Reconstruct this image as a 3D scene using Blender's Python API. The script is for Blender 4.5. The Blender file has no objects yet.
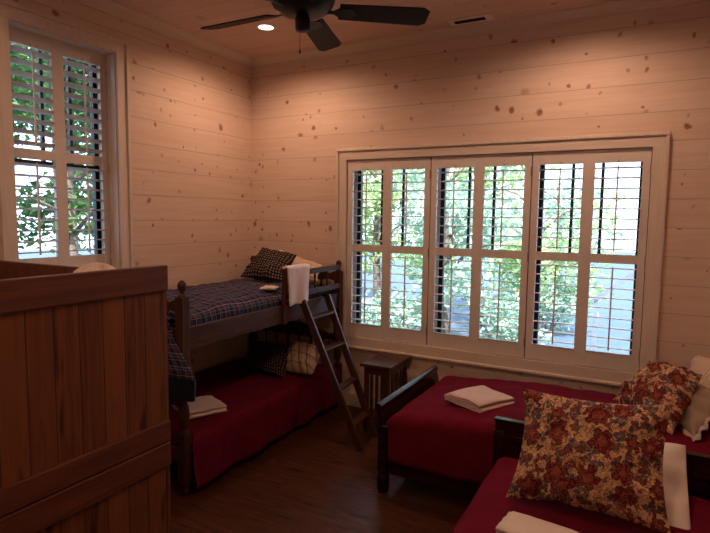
import bpy, bmesh, math, random
from mathutils import Vector, Matrix, noise
random.seed(7)
sc = bpy.context.scene
COL = sc.collection
PI = math.pi

# ------------------------------------------------------------------ camera
cam_d = bpy.data.cameras.new('camera')
cam = bpy.data.objects.new('camera', cam_d)
COL.objects.link(cam)
F_PX = 546.6663
cam_d.sensor_fit = 'HORIZONTAL'; cam_d.sensor_width = 36.0
cam_d.lens = F_PX * 36.0 / 710.0
cam_d.clip_start = 0.05; cam_d.clip_end = 200
_yaw, _pitch, _roll = -0.4942, -0.0913, 0.0127
_f = Vector((math.sin(_yaw)*math.cos(_pitch), math.cos(_yaw)*math.cos(_pitch), math.sin(_pitch)))
_r = Vector((math.cos(_yaw), -math.sin(_yaw), 0)); _u = _r.cross(_f)
_c, _s = math.cos(_roll), math.sin(_roll)
_r2 = _c*_r + _s*_u; _u2 = -_s*_r + _c*_u
M = Matrix((_r2, _u2, -_f)).transposed().to_4x4()
M.translation = Vector((3.5761, -4.4133, 1.775))
cam.matrix_world = M
sc.camera = cam

# ------------------------------------------------------------------ view, sky, sun
sc.view_settings.view_transform = 'Standard'
sc.view_settings.look = 'None'
sc.view_settings.gamma = 1.0
sc.view_settings.use_curve_mapping = False
sc.view_settings.exposure = 0.0
sc.cycles.use_denoising = True
sc.cycles.max_bounces = 8
sc.cycles.transparent_max_bounces = 24
sc.cycles.sample_clamp_indirect = 6.0
sc.cycles.caustics_reflective = False
sc.cycles.caustics_refractive = False

world = bpy.data.worlds.new('overcast_sky'); sc.world = world
world.use_nodes = True
wn = world.node_tree; wn.nodes.clear()
bg = wn.nodes.new('ShaderNodeBackground'); wo = wn.nodes.new('ShaderNodeOutputWorld')
bg.inputs[0].default_value = (0.78, 0.92, 1.12, 1); bg.inputs[1].default_value = 3.6
wn.links.new(bg.outputs[0], wo.inputs[0])

sun_d = bpy.data.lights.new('sun', 'SUN'); sun_d.energy = 17.0; sun_d.angle = math.radians(1.5)
sun_d.color = (1.0, 0.96, 0.88)
sun = bpy.data.objects.new('sun', sun_d); COL.objects.link(sun)
sun.location = (6, -6, 12)
sun.rotation_euler = Vector((-0.45, 0.55, -0.95)).to_track_quat('-Z', 'Y').to_euler()

CEIL = 3.285
LAMP_COL = (1.0, 0.56, 0.35)
LAMPS = [  # x, y, watts
    (0.76, -0.75, 46), (3.10, -0.75, 43), (0.76, -2.95, 20), (3.10, -2.95, 34), (2.6, -4.9, 52)]  # last entry is an added fill lamp, out of view behind the camera
LAMP_CONE = 164

# ------------------------------------------------------------------ materials
class NT:
    def __init__(s, name):
        s.m = bpy.data.materials.new(name); s.m.use_nodes = True
        s.t = s.m.node_tree; s.t.nodes.clear()
        s.out = s.t.nodes.new('ShaderNodeOutputMaterial')
        s.b = s.t.nodes.new('ShaderNodeBsdfPrincipled')
        s.t.links.new(s.b.outputs[0], s.out.inputs[0])
    def _set(s, sock, v):
        if isinstance(v, bpy.types.NodeSocket): s.t.links.new(v, sock)
        elif isinstance(v, (int, float)):
            try: sock.default_value = v
            except Exception: sock.default_value = (v, v, v)
        else:
            v = tuple(v)
            if len(v) == 3 and len(sock.default_value) == 4: v = v + (1,)
            sock.default_value = v
    def n(s, typ, ins=None, out=0, **kw):
        nd = s.t.nodes.new(typ)
        for k, v in kw.items(): setattr(nd, k, v)
        for k, v in (ins or {}).items(): s._set(nd.inputs[k], v)
        return nd.outputs[out]
    def math(s, op, a, b=0.0, c=None, clamp=False):
        i = {0: a, 1: b}
        if c is not None: i[2] = c
        return s.n('ShaderNodeMath', i, operation=op, use_clamp=clamp)
    def vec(s, x, y, z): return s.n('ShaderNodeCombineXYZ', {0: x, 1: y, 2: z})
    def sep(s, v):
        nd = s.t.nodes.new('ShaderNodeSeparateXYZ'); s._set(nd.inputs[0], v)
        return nd.outputs[0], nd.outputs[1], nd.outputs[2]
    def obj(s): return s.n('ShaderNodeTexCoord', out=3)
    def uv(s): return s.n('ShaderNodeTexCoord', out=2)
    def noise(s, v, scale, detail=3, rough=0.5, dist=0.0, out=0):
        return s.n('ShaderNodeTexNoise', {'Vector': v, 'Scale': scale, 'Detail': detail, 'Roughness': rough, 'Distortion': dist}, out=out)
    def mix(s, f, a, b, mode='MIX'):
        nd = s.t.nodes.new('ShaderNodeMix'); nd.data_type = 'RGBA'; nd.blend_type = mode
        s._set(nd.inputs[0], f); s._set(nd.inputs[6], a); s._set(nd.inputs[7], b)
        return nd.outputs[2]
    def ss(s, v, lo, hi, a=0.0, b=1.0):   # smoothstep map
        nd = s.t.nodes.new('ShaderNodeMapRange'); nd.interpolation_type = 'SMOOTHSTEP'
        for k, x in zip((0, 1, 2, 3, 4), (v, lo, hi, a, b)): s._set(nd.inputs[k], x)
        return nd.outputs[0]
    def bump(s, h, strength=0.3, dist=0.01):
        s.t.links.new(s.n('ShaderNodeBump', {'Height': h, 'Strength': strength, 'Distance': dist}), s.b.inputs['Normal'])
    def fin(s, col, rough=0.6, spec=0.4, **kw):
        s._set(s.b.inputs['Base Color'], col); s._set(s.b.inputs['Roughness'], rough)
        s._set(s.b.inputs['Specular IOR Level'], spec)
        for k, v in kw.items(): s._set(s.b.inputs[k], v)
        return s.m

def plank_pine(name, ax_u, ax_v, width, phase, base, knot_amt=1.0, tint=(1, 1, 1)):
    """Horizontal shiplap boards: u runs along a board, v across."""
    s = NT(name)
    ax = s.sep(s.obj()); u, v = ax[ax_u], ax[ax_v]
    t = s.math('DIVIDE', s.math('SUBTRACT', v, phase), width)
    idx = s.math('FLOOR', t); fr = s.math('FRACT', t)
    seam = s.math('MULTIPLY', s.ss(fr, 0.0, 0.018), s.ss(fr, 1.0, 0.988))
    uo = s.math('ADD', u, s.math('MULTIPLY', idx, 3.7))
    p = s.vec(uo, v, idx)
    tone = s.n('ShaderNodeTexWhiteNoise', {'Vector': s.vec(idx, s.math('FLOOR', s.math('DIVIDE', uo, 2.9)), 3.3)}, out=0)
    grain = s.noise(s.vec(s.math('MULTIPLY', uo, 1.2), s.math('MULTIPLY', v, 22.0), idx), 1.6, 5, 0.6, 0.6)
    broad = s.noise(s.vec(s.math('MULTIPLY', uo, 0.8), s.math('MULTIPLY', v, 4.0), idx), 1.3, 2)
    col = s.mix(s.ss(grain, 0.35, 0.72), base, tuple(c * k for c, k in zip(base, (0.92, 0.86, 0.81))))
    col = s.mix(s.math('MULTIPLY', s.ss(broad, 0.4, 0.75), 0.4), col, tuple(c * k for c, k in zip(base, (0.90, 0.82, 0.76))))
    col = s.mix(s.math('MULTIPLY', tone, 0.22), col, tuple(c * k for c, k in zip(base, (0.86, 0.78, 0.72))))
    mask = None
    warp = s.noise(p, 16.0, 2, 0.5, 0, out=1)
    for sc_, thr, r, stretch in ((1.8, 0.15, 0.055, 1.0), (3.4, 0.60, 0.080, 1.3), (9.0, 0.86, 0.17, 1.2)):
        q = s.n('ShaderNodeVectorMath', {0: s.vec(s.math('MULTIPLY', uo, stretch), v, 0.0), 1: s.n('ShaderNodeVectorMath', {0: warp, 1: (0.05,)*3}, operation='MULTIPLY')}, operation='ADD')
        vd = s.t.nodes.new('ShaderNodeTexVoronoi'); vd.voronoi_dimensions = '2D'
        s._set(vd.inputs['Vector'], q); s._set(vd.inputs['Scale'], sc_)
        rnd = s.sep(vd.outputs['Color'])
        rad = s.math('MULTIPLY', s.math('ADD', 0.55, rnd[1]), r)
        on = s.math('GREATER_THAN', rnd[0], thr)
        k = s.math('MULTIPLY', s.ss(s.math('DIVIDE', vd.outputs['Distance'], rad), 1.0, 0.3), on)
        k = s.math('MULTIPLY', k, s.math('ADD', 0.35, s.math('MULTIPLY', rnd[2], 0.75)))
        mask = k if mask is None else s.math('MAXIMUM', mask, k)
    col = s.mix(s.math('MULTIPLY', mask, knot_amt, clamp=True), col, (0.30 * tint[0], 0.145 * tint[1], 0.085 * tint[2]))
    col = s.mix(s.math('SUBTRACT', 1.0, seam), col, tuple(c * 0.45 for c in base))
    s.bump(s.math('ADD', s.math('MULTIPLY', seam, 0.6), s.math('MULTIPLY', grain, 0.08)), 0.5, 0.006)
    return s.fin(col, 0.55, 0.3)

def wood(name, c1, c2, axis=2, rough=0.4, stretch=14.0, spec=0.5, coat=0.0, scale=3.0):
    s = NT(name)
    ax = list(s.sep(s.obj()))
    for i in range(3):
        if i != axis: ax[i] = s.math('MULTIPLY', ax[i], stretch)
    v = s.vec(*ax)
    g = s.noise(v, scale, 5, 0.6, 0.8)
    b = s.noise(s.obj(), 5.0, 2)
    col = s.mix(s.ss(g, 0.32, 0.7), c1, c2)
    col = s.mix(s.math('MULTIPLY', s.ss(b, 0.4, 0.8), 0.35), col, c2)
    s.bump(g, 0.08, 0.003)
    return s.fin(col, rough, spec, **({'Coat Weight': coat, 'Coat Roughness': 0.12} if coat else {}))

def board_panel_mat(name, c1, c2, c3, width, phase):
    """Vertical tongue-and-groove boards seen on a plane of constant x (u = y)."""
    s = NT(name)
    x, y, z = s.sep(s.obj())
    t = s.math('DIVIDE', s.math('SUBTRACT', y, phase), width)
    idx = s.math('FLOOR', t); fr = s.math('FRACT', t)
    seam = s.math('MULTIPLY', s.ss(fr, 0.0, 0.06), s.ss(fr, 1.0, 0.97))
    rnd = s.n('ShaderNodeTexWhiteNoise', {'Vector': s.vec(idx, 1.7, 0)}, out=0)
    g = s.noise(s.vec(s.math('MULTIPLY', y, 26), idx, s.math('MULTIPLY', z, 1.5)), 1.5, 5, 0.6, 1.0)
    col = s.mix(s.ss(g, 0.3, 0.72), c1, c2)
    col = s.mix(s.math('MULTIPLY', rnd, 0.55), col, c3)
    st = s.noise(s.vec(s.math('MULTIPLY', y, 18), idx, s.math('MULTIPLY', z, 2.4)), 1.1, 2, 0.5, 0.3)
    col = s.mix(s.math('MULTIPLY', s.ss(st, 0.58, 0.72), 0.8), col, tuple(c * 0.3 for c in c2))
    col = s.mix(s.math('MULTIPLY', s.math('SUBTRACT', 1.0, seam), 0.8), col, tuple(c * 0.45 for c in c2))
    s.bump(s.math('ADD', seam, s.math('MULTIPLY', g, 0.1)), 0.5, 0.004)
    return s.fin(col, 0.55, 0.2)

def floor_mat():
    s = NT('dark_hardwood_planks')
    x, y, z = s.sep(s.obj())
    w = 0.125
    t = s.math('DIVIDE', y, w); row = s.math('FLOOR', t); fr = s.math('FRACT', t)
    off = s.n('ShaderNodeTexWhiteNoise', {'Vector': s.vec(row, 0.3, 0)}, out=0)
    tx = s.math('ADD', s.math('DIVIDE', x, 1.35), s.math('MULTIPLY', off, 5.0))
    ix = s.math('FLOOR', tx); fx = s.math('FRACT', tx)
    seam = s.math('MULTIPLY', s.math('MULTIPLY', s.ss(fr, 0.0, 0.025), s.ss(fr, 1.0, 0.98)), s.ss(fx, 0.0, 0.003))
    rnd = s.n('ShaderNodeTexWhiteNoise', {'Vector': s.vec(row, ix, 0)}, out=0)
    g = s.noise(s.vec(s.math('ADD', s.math('MULTIPLY', x, 1.4), s.math('MULTIPLY', rnd, 9)), s.math('MULTIPLY', y, 16), row), 2.0, 5, 0.65, 1.2)
    st = s.noise(s.vec(s.math('ADD', s.math('MULTIPLY', x, 3.0), s.math('MULTIPLY', rnd, 5)), s.math('MULTIPLY', y, 20), 4.0), 1.2, 3, 0.6, 0.8)
    col = s.mix(s.ss(g, 0.3, 0.7), (0.125, 0.043, 0.019), (0.036, 0.011, 0.006))
    col = s.mix(s.math('MULTIPLY', rnd, 0.5), col, (0.050, 0.018, 0.009))
    col = s.mix(s.math('MULTIPLY', s.ss(st, 0.55, 0.68), 0.85), col, (0.008, 0.003, 0.002))
    col = s.mix(s.math('SUBTRACT', 1.0, seam), col, (0.012, 0.005, 0.003))
    s.bump(s.math('ADD', seam, s.math('MULTIPLY', g, 0.25)), 0.25, 0.003)
    return s.fin(col, s.ss(g, 0.2, 0.8, 0.30, 0.46), 0.35)

def simple(name, col, rough=0.5, metal=0.0, spec=0.5, var=0.0, **kw):
    s = NT(name)
    c = col
    if var:
        nz = s.noise(s.obj(), 12.0, 3)
        c = s.mix(s.ss(nz, 0.3, 0.7), col, tuple(k * (1 - var) for k in col))
    return s.fin(c, rough, spec, Metallic=metal, **kw)

def fabric(name, col, weave=600, rough=0.95, sheen=0.2, var=0.12, wrinkle=0.0):
    s = NT(name)
    u, v, _ = s.sep(s.uv())
    wv = s.math('MULTIPLY', s.math('SINE', s.math('MULTIPLY', u, weave)), s.math('SINE', s.math('MULTIPLY', v, weave)))
    nz = s.noise(s.obj(), 14.0, 4)
    c = s.mix(s.ss(nz, 0.3, 0.75), col, tuple(k * (1 - var) for k in col))
    h = s.math('ADD', s.math('MULTIPLY', wv, 0.15), s.math('MULTIPLY', s.noise(s.obj(), 9.0, 3), 1.0 + wrinkle))
    s.bump(h, 0.35, 0.008)
    return s.fin(c, rough, 0.06, **{'Sheen Weight': sheen, 'Sheen Roughness': 0.5})

def fr_band(s, x, period, pos, half):
    """1 inside a stripe centred at pos (0-1) of the repeating period."""
    f = s.math('FRACT', s.math('DIVIDE', x, period))
    d = s.math('ABSOLUTE', s.math('SUBTRACT', f, pos))
    return s.ss(d, half, half * 0.6)

def plaid_mat(name, base, blocks, lines, period=0.14):
    s = NT(name)
    u, v, _ = s.sep(s.uv())
    col = base
    for (c, pos, half, amt) in blocks:
        a = fr_band(s, u, period, pos, half); b = fr_band(s, v, period, pos, half)
        col = s.mix(s.math('MULTIPLY', a, amt), col, c)
        col = s.mix(s.math('MULTIPLY', b, amt), col, c)
    for (c, pos, half, amt) in lines:
        a = fr_band(s, u, period, pos, half); b = fr_band(s, v, period, pos, half)
        col = s.mix(s.math('MULTIPLY', s.math('MAXIMUM', a, b), amt), col, c)
    nz = s.noise(s.obj(), 11.0, 4)
    s.bump(nz, 0.6, 0.02)
    return s.fin(col, 0.95, 0.05)

def gingham_mat():
    s = NT('black_gingham_cloth')
    u, v, _ = s.sep(s.uv())
    P = 0.029
    a = fr_band(s, u, P, 0.5, 0.27); b = fr_band(s, v, P, 0.5, 0.27)
    col = s.mix(s.math('MULTIPLY', a, b), (0.010, 0.008, 0.012), (0.27, 0.20, 0.15))
    nb = s.math('MULTIPLY', s.math('ABSOLUTE', s.math('SUBTRACT', a, b)), 0.06)
    col = s.mix(nb, col, (0.35, 0.27, 0.2))
    s.bump(s.noise(s.obj(), 20.0, 3), 0.4, 0.01)
    return s.fin(col, 0.95, 0.1)

def stripe_mat(name, base, c1, period, slant=0.0, cross=0.5):
    s = NT(name)
    u, v, _ = s.sep(s.uv())
    uu = s.math('ADD', u, s.math('MULTIPLY', v, slant))
    a = fr_band(s, uu, period, 0.5, 0.14); b = fr_band(s, uu, period, 0.85, 0.05)
    c = fr_band(s, v, period * 1.4, 0.5, 0.12)
    col = s.mix(s.math('MULTIPLY', a, 0.75), base, c1)
    col = s.mix(s.math('MULTIPLY', b, 0.6), col, c1)
    col = s.mix(s.math('MULTIPLY', c, cross), col, c1)
    s.bump(s.noise(s.obj(), 20.0, 3), 0.4, 0.01)
    return s.fin(col, 0.95, 0.1)

def floral_mat():
    s = NT('floral_print_cloth')
    u, v, _ = s.sep(s.uv())
    base2 = s.vec(u, v, 0.0)
    w = s.noise(base2, 14.0, 3, 0.6, 0, out=1)
    wv = s.n('ShaderNodeVectorMath', {0: s.n('ShaderNodeVectorMath', {0: w, 1: (-0.5,)*3}, operation='ADD'), 1: (0.052, 0.052, 0)}, operation='MULTIPLY')
    w2 = s.noise(base2, 60.0, 2, 0.5, 0, out=1)
    wv2 = s.n('ShaderNodeVectorMath', {0: s.n('ShaderNodeVectorMath', {0: w2, 1: (-0.5,)*3}, operation='ADD'), 1: (0.020, 0.020, 0)}, operation='MULTIPLY')
    p = s.n('ShaderNodeVectorMath', {0: s.n('ShaderNodeVectorMath', {0: base2, 1: wv}, operation='ADD'), 1: wv2}, operation='ADD')
    col = s.mix(s.ss(s.noise(base2, 8.0, 3), 0.3, 0.75), (0.72, 0.50, 0.30), (0.58, 0.37, 0.21))
    # curling tendrils: contour lines of noise
    tn = s.noise(base2, 15.0, 1.5, 0.4, 1.8)
    line = s.ss(s.math('ABSOLUTE', s.math('SUBTRACT', tn, 0.5)), 0.034, 0.014)
    col = s.mix(s.math('MULTIPLY', line, 0.85), col, (0.10, 0.045, 0.04))
    tn2 = s.noise(s.vec(v, u, 5.0), 38.0, 2.5, 0.5, 1.4)
    line2 = s.ss(s.math('ABSOLUTE', s.math('SUBTRACT', tn2, 0.53)), 0.050, 0.020)
    col = s.mix(s.math('MULTIPLY', line2, 0.75), col, (0.20, 0.035, 0.03))
    def blooms(col, scale, thr, size, petals, c_out, c_in, c_line, ofs, depth=0.3):
        vd = s.t.nodes.new('ShaderNodeTexVoronoi'); vd.voronoi_dimensions = '2D'
        q = s.n('ShaderNodeVectorMath', {0: p, 1: (ofs, ofs * 0.7, 0)}, operation='ADD')
        s._set(vd.inputs['Vector'], q); s._set(vd.inputs['Scale'], scale); s._set(vd.inputs['Randomness'], 0.8)
        rnd = s.sep(vd.outputs['Color'])
        # vector from the cell's centre, in scaled units
        dv = s.n('ShaderNodeVectorMath', {0: q, 1: vd.outputs['Position']}, operation='SUBTRACT')
        dx, dy, _z = s.sep(dv)
        ang = s.math('ADD', s.math('ARCTAN2', dy, dx), s.math('MULTIPLY', rnd[1], 6.28))
        lobe = s.math('ABSOLUTE', s.math('SINE', s.math('MULTIPLY', ang, petals / 2)))
        rad = s.math('MULTIPLY', s.math('ADD', 1 - depth, s.math('MULTIPLY', lobe, depth)), s.math('MULTIPLY', s.math('ADD', 0.75, s.math('MULTIPLY', rnd[2], 0.5)), size))
        d = s.math('DIVIDE', vd.outputs['Distance'], rad)
        on = s.math('GREATER_THAN', rnd[0], thr)
        col = s.mix(s.math('MULTIPLY', s.ss(d, 1.08, 1.0), on), col, c_line)
        col = s.mix(s.math('MULTIPLY', s.ss(d, 0.97, 0.88), on), col, c_out)
        ring = s.ss(s.math('ABSOLUTE', s.math('SUBTRACT', d, 0.55)), 0.09, 0.05)
        col = s.mix(s.math('MULTIPLY', s.math('MULTIPLY', ring, on), 0.9), col, c_line)
        col = s.mix(s.math('MULTIPLY', s.ss(d, 0.46, 0.38), on), col, c_in)
        return col
    col = blooms(col, 17.0, 0.35, 0.42, 3, (0.075, 0.085, 0.10), (0.22, 0.17, 0.13), (0.03, 0.025, 0.04), 0.31, 0.65)
    col = blooms(col, 22.0, 0.35, 0.40, 3, (0.20, 0.022, 0.022), (0.08, 0.09, 0.11), (0.07, 0.02, 0.02), 0.77, 0.6)
    col = blooms(col, 7.6, 0.34, 0.36, 5, (0.17, 0.014, 0.018), (0.25, 0.050, 0.040), (0.050, 0.010, 0.014), 0.0, 0.42)
    tn3 = s.noise(s.vec(v, u, 9.0), 44.0, 2, 0.5, 1.2)
    vein = s.ss(s.math('ABSOLUTE', s.math('SUBTRACT', tn3, 0.5)), 0.045, 0.015)
    col = s.mix(s.math('MULTIPLY', vein, 0.4), col, (0.42, 0.24, 0.14))
    tn4 = s.noise(s.vec(u, v, 3.0), 70.0, 2, 0.5, 0.5)
    col = s.mix(s.math('MULTIPLY', s.ss(tn4, 0.58, 0.68), 0.6), col, (0.07, 0.03, 0.035))
    s.bump(s.noise(s.obj(), 16.0, 4), 0.4, 0.01)
    return s.fin(col, 0.9, 0.15)

PINE = (0.76, 0.63, 0.54)
M_wall_b = plank_pine('whitewashed_pine_boards_back', 0, 2, 0.2005, 2.925, PINE)
M_wall_l = plank_pine('whitewashed_pine_boards_side', 1, 2, 0.2005, 2.925, PINE)
M_ceil = plank_pine('pine_ceiling_boards', 0, 1, 0.19, 0.03, (0.70, 0.54, 0.47), 0.5)
M_trim = wood('painted_pine_trim', (0.74, 0.66, 0.58), (0.67, 0.58, 0.50), 0, 0.45, 12, 0.4)
M_trimv = wood('painted_pine_trim_upright', (0.74, 0.66, 0.58), (0.67, 0.58, 0.50), 2, 0.45, 12, 0.4)
M_shut = simple('cream_shutter_paint', (0.74, 0.69, 0.64), 0.4, var=0.06)
M_louv = simple('cream_louver_paint', (0.78, 0.75, 0.72), 0.35, var=0.04)
M_floor = floor_mat()
M_sash = simple('black_window_sash', (0.012, 0.012, 0.016), 0.4)
M_reveal = simple('white_window_reveal', (0.75, 0.76, 0.78), 0.5)
M_brass = simple('aged_brass', (0.50, 0.36, 0.14), 0.35, 1.0)
M_bunk = wood('brown_stained_pine', (0.088, 0.032, 0.014), (0.045, 0.016, 0.008), 1, 0.5, 12, 0.22)
M_bunkv = wood('brown_stained_pine_upright', (0.088, 0.032, 0.014), (0.045, 0.016, 0.008), 2, 0.5, 12, 0.22)
M_bunkx = wood('brown_stained_pine_across', (0.080, 0.028, 0.013), (0.042, 0.014, 0.007), 0, 0.5, 12, 0.22)
M_ladder = wood('dark_ladder_wood', (0.070, 0.025, 0.014), (0.040, 0.014, 0.009), 2, 0.28, 14, 0.6)
M_night = wood('walnut_stained_wood', (0.085, 0.026, 0.013), (0.045, 0.014, 0.008), 0, 0.45, 12)
M_mahog = wood('near_black_mahogany', (0.026, 0.008, 0.006), (0.012, 0.004, 0.003), 0, 0.24, 12, 0.28)
M_rail2 = wood('reddish_cedar_rail', (0.135, 0.040, 0.017), (0.075, 0.021, 0.010), 1, 0.45, 16)
M_panel2 = board_panel_mat('reddish_cedar_boards', (0.155, 0.050, 0.019), (0.070, 0.020, 0.008), (0.250, 0.098, 0.036), 0.088, -2.915)
M_fan = simple('oil_rubbed_bronze', (0.014, 0.011, 0.010), 0.45, 0.4)
M_blade = wood('dark_fan_blade', (0.030, 0.017, 0.014), (0.018, 0.011, 0.009), 0, 0.6, 12, 0.2)
M_red = fabric('crimson_coverlet_cloth', (0.150, 0.0080, 0.0250), weave=900, sheen=0.0, var=0.2)
M_terry = fabric('blush_terry_cloth', (0.72, 0.55, 0.50), weave=1800, sheen=0.3, var=0.05)
M_white = fabric('white_cotton_cloth', (0.80, 0.72, 0.66), weave=1500, sheen=0.1, var=0.05)
M_cream = fabric('cream_pillowcase_cloth', (0.72, 0.58, 0.44), weave=1500, sheen=0.1, var=0.05)
M_beige = fabric('beige_ruffle_cloth', (0.36, 0.28, 0.22), weave=1500, sheen=0.1, var=0.08)
M_navy = fabric('navy_cotton_cloth', (0.010, 0.014, 0.035), weave=900, sheen=0.15)
M_plaid = plaid_mat('navy_plaid_cloth', (0.012, 0.019, 0.066),
    [((0.085, 0.018, 0.026), 0.18, 0.10, 0.5), ((0.13, 0.11, 0.13), 0.50, 0.08, 0.45), ((0.012, 0.035, 0.03), 0.82, 0.08, 0.5)],
    [((0.42, 0.37, 0.36), 0.36, 0.016, 0.7), ((0.36, 0.26, 0.20), 0.66, 0.014, 0.7), ((0.30, 0.30, 0.36), 0.96, 0.018, 0.7), ((0.10, 0.14, 0.32), 0.08, 0.03, 0.7)])
M_ging = gingham_mat()
M_stripe = stripe_mat('cream_brown_plaid_cloth', (0.55, 0.42, 0.30), (0.16, 0.085, 0.05), 0.085, 0.25, 0.45)
M_tick = stripe_mat('cream_ticking_cloth', (0.66, 0.54, 0.43), (0.38, 0.25, 0.18), 0.028, 0.0, 0.0)
M_floral = floral_mat()
M_metal = simple('painted_vent_metal', (0.85, 0.78, 0.72), 0.5)
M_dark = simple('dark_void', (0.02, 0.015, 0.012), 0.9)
M_bark = simple('grey_brown_bark', (0.20, 0.15, 0.12), 0.9, var=0.4)
M_palebark = simple('pale_pink_bark', (0.62, 0.47, 0.43), 0.9, var=0.3)
M_deckrail = simple('weathered_blue_grey_wood', (0.20, 0.24, 0.32), 0.7, var=0.2)

def lens_mat():
    s = NT('frosted_lamp_lens'); s.t.nodes.remove(s.b)
    e = s.t.nodes.new('ShaderNodeEmission'); e.inputs[0].default_value = (1.0, 0.86, 0.70, 1); e.inputs[1].default_value = 6.0
    s.t.links.new(e.outputs[0], s.out.inputs[0]); return s.m
M_lens = lens_mat()

def glass_mat():
    s = NT('window_glass'); s.t.nodes.remove(s.b)
    tr = s.t.nodes.new('ShaderNodeBsdfTransparent'); tr.inputs[0].default_value = (0.97, 0.985, 0.985, 1)
    gl = s.t.nodes.new('ShaderNodeBsdfGlossy'); gl.inputs['Roughness'].default_value = 0.02
    fz = s.n('ShaderNodeFresnel', {'IOR': 1.4})
    mx = s.t.nodes.new('ShaderNodeMixShader'); s._set(mx.inputs[0], fz)
    s.t.links.new(tr.outputs[0], mx.inputs[1]); s.t.links.new(gl.outputs[0], mx.inputs[2])
    s.t.links.new(mx.outputs[0], s.out.inputs[0]); return s.m
M_glass = glass_mat()

def leaf_mat(name, c1, c2):
    s = NT(name)
    nz = s.noise(s.obj(), 3.0, 3)
    col = s.mix(s.ss(nz, 0.3, 0.7), c1, c2)
    s.fin(col, 0.5, 0.3)
    tl = s.t.nodes.new('ShaderNodeBsdfTranslucent'); s._set(tl.inputs[0], col)
    mx = s.t.nodes.new('ShaderNodeMixShader'); mx.inputs[0].default_value = 0.35
    s.t.links.new(s.b.outputs[0], mx.inputs[1]); s.t.links.new(tl.outputs[0], mx.inputs[2])
    s.t.links.new(mx.outputs[0], s.out.inputs[0]); return s.m
M_leafA = leaf_mat('pale_green_leaves', (0.52, 0.66, 0.34), (0.34, 0.52, 0.24))
M_leafB = leaf_mat('mid_green_leaves', (0.10, 0.22, 0.06), (0.04, 0.10, 0.03))
M_leafC = leaf_mat('blue_green_leaves', (0.42, 0.58, 0.44), (0.28, 0.43, 0.35))

# ------------------------------------------------------------------ mesh helpers
def box(bm, x0, x1, y0, y1, z0, z1):
    vs = [bm.verts.new(p) for p in ((x0,y0,z0),(x1,y0,z0),(x1,y1,z0),(x0,y1,z0),(x0,y0,z1),(x1,y0,z1),(x1,y1,z1),(x0,y1,z1))]
    for f in ((3,2,1,0),(4,5,6,7),(0,1,5,4),(1,2,6,5),(2,3,7,6),(3,0,4,7)): bm.faces.new([vs[i] for i in f])
    return bm
def BX(*a): return box(bmesh.new(), *a)
def beam(bm, p, q, w, h, up=(0,0,1)):
    """Rectangular bar from p to q, w across and h along `up`."""
    p, q, up = Vector(p), Vector(q), Vector(up)
    d = (q - p).normalized(); s = d.cross(up).normalized(); u = s.cross(d)
    vs = []
    for c in (p, q):
        for a, b in ((-1,-1),(1,-1),(1,1),(-1,1)): vs.append(bm.verts.new(c + s*a*w/2 + u*b*h/2))
    for f in ((0,3,2,1),(4,5,6,7),(0,1,5,4),(1,2,6,5),(2,3,7,6),(3,0,4,7)): bm.faces.new([vs[i] for i in f])
    bmesh.ops.recalc_face_normals(bm, faces=bm.faces)
    return bm
def lathe(bm, prof, cx=0, cy=0, cz=0, n=24):
    rings = []
    for r, z in prof:
        if r < 1e-5: rings.append([bm.verts.new((cx, cy, cz+z))])
        else: rings.append([bm.verts.new((cx+r*math.cos(2*PI*i/n), cy+r*math.sin(2*PI*i/n), cz+z)) for i in range(n)])
    for a, b in zip(rings, rings[1:]):
        for i in range(n):
            j = (i+1) % n
            if len(a) == 1 and len(b) == 1: continue
            if len(a) == 1: bm.faces.new((a[0], b[j], b[i]))
            elif len(b) == 1: bm.faces.new((a[i], a[j], b[0]))
            else: bm.faces.new((a[i], a[j], b[j], b[i]))
    if len(rings[0]) > 1: bm.faces.new(rings[0][::-1])
    if len(rings[-1]) > 1: bm.faces.new(rings[-1])
    bmesh.ops.recalc_face_normals(bm, faces=bm.faces)
    return bm
def tube(bm, pts, r, n=10, cap=True):
    pts = [Vector(p) for p in pts]; rings = []
    rs = r if isinstance(r, (list, tuple)) else [r]*len(pts)
    for i, p in enumerate(pts):
        d = (pts[min(i+1, len(pts)-1)] - pts[max(i-1, 0)]).normalized()
        a = d.cross(Vector((0.13, 0.21, 0.97)) if abs(d.z) < 0.9 else Vector((1, 0.1, 0))).normalized(); b = d.cross(a)
        rings.append([bm.verts.new(p + (a*math.cos(2*PI*k/n) + b*math.sin(2*PI*k/n))*rs[i]) for k in range(n)])
    for A, B in zip(rings, rings[1:]):
        for i in range(n): bm.faces.new((A[i], A[(i+1)%n], B[(i+1)%n], B[i]))
    if cap: bm.faces.new(rings[0][::-1]); bm.faces.new(rings[-1])
    bmesh.ops.recalc_face_normals(bm, faces=bm.faces)
    return bm
def prism(bm, poly, axis, a, b):
    """Extrude a 2D polygon along an axis between a and b. axis 0: poly=(y,z); 1: (x,z); 2: (x,y)."""
    def P(p, t):
        return (t, p[0], p[1]) if axis == 0 else ((p[0], t, p[1]) if axis == 1 else (p[0], p[1], t))
    A = [bm.verts.new(P(p, a)) for p in poly]; B = [bm.verts.new(P(p, b)) for p in poly]
    n = len(poly)
    bm.faces.new(A); bm.faces.new(B[::-1])
    for i in range(n): bm.faces.new((A[i], B[i], B[(i+1)%n], A[(i+1)%n]))
    bmesh.ops.recalc_face_normals(bm, faces=bm.faces)
    return bm

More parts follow.
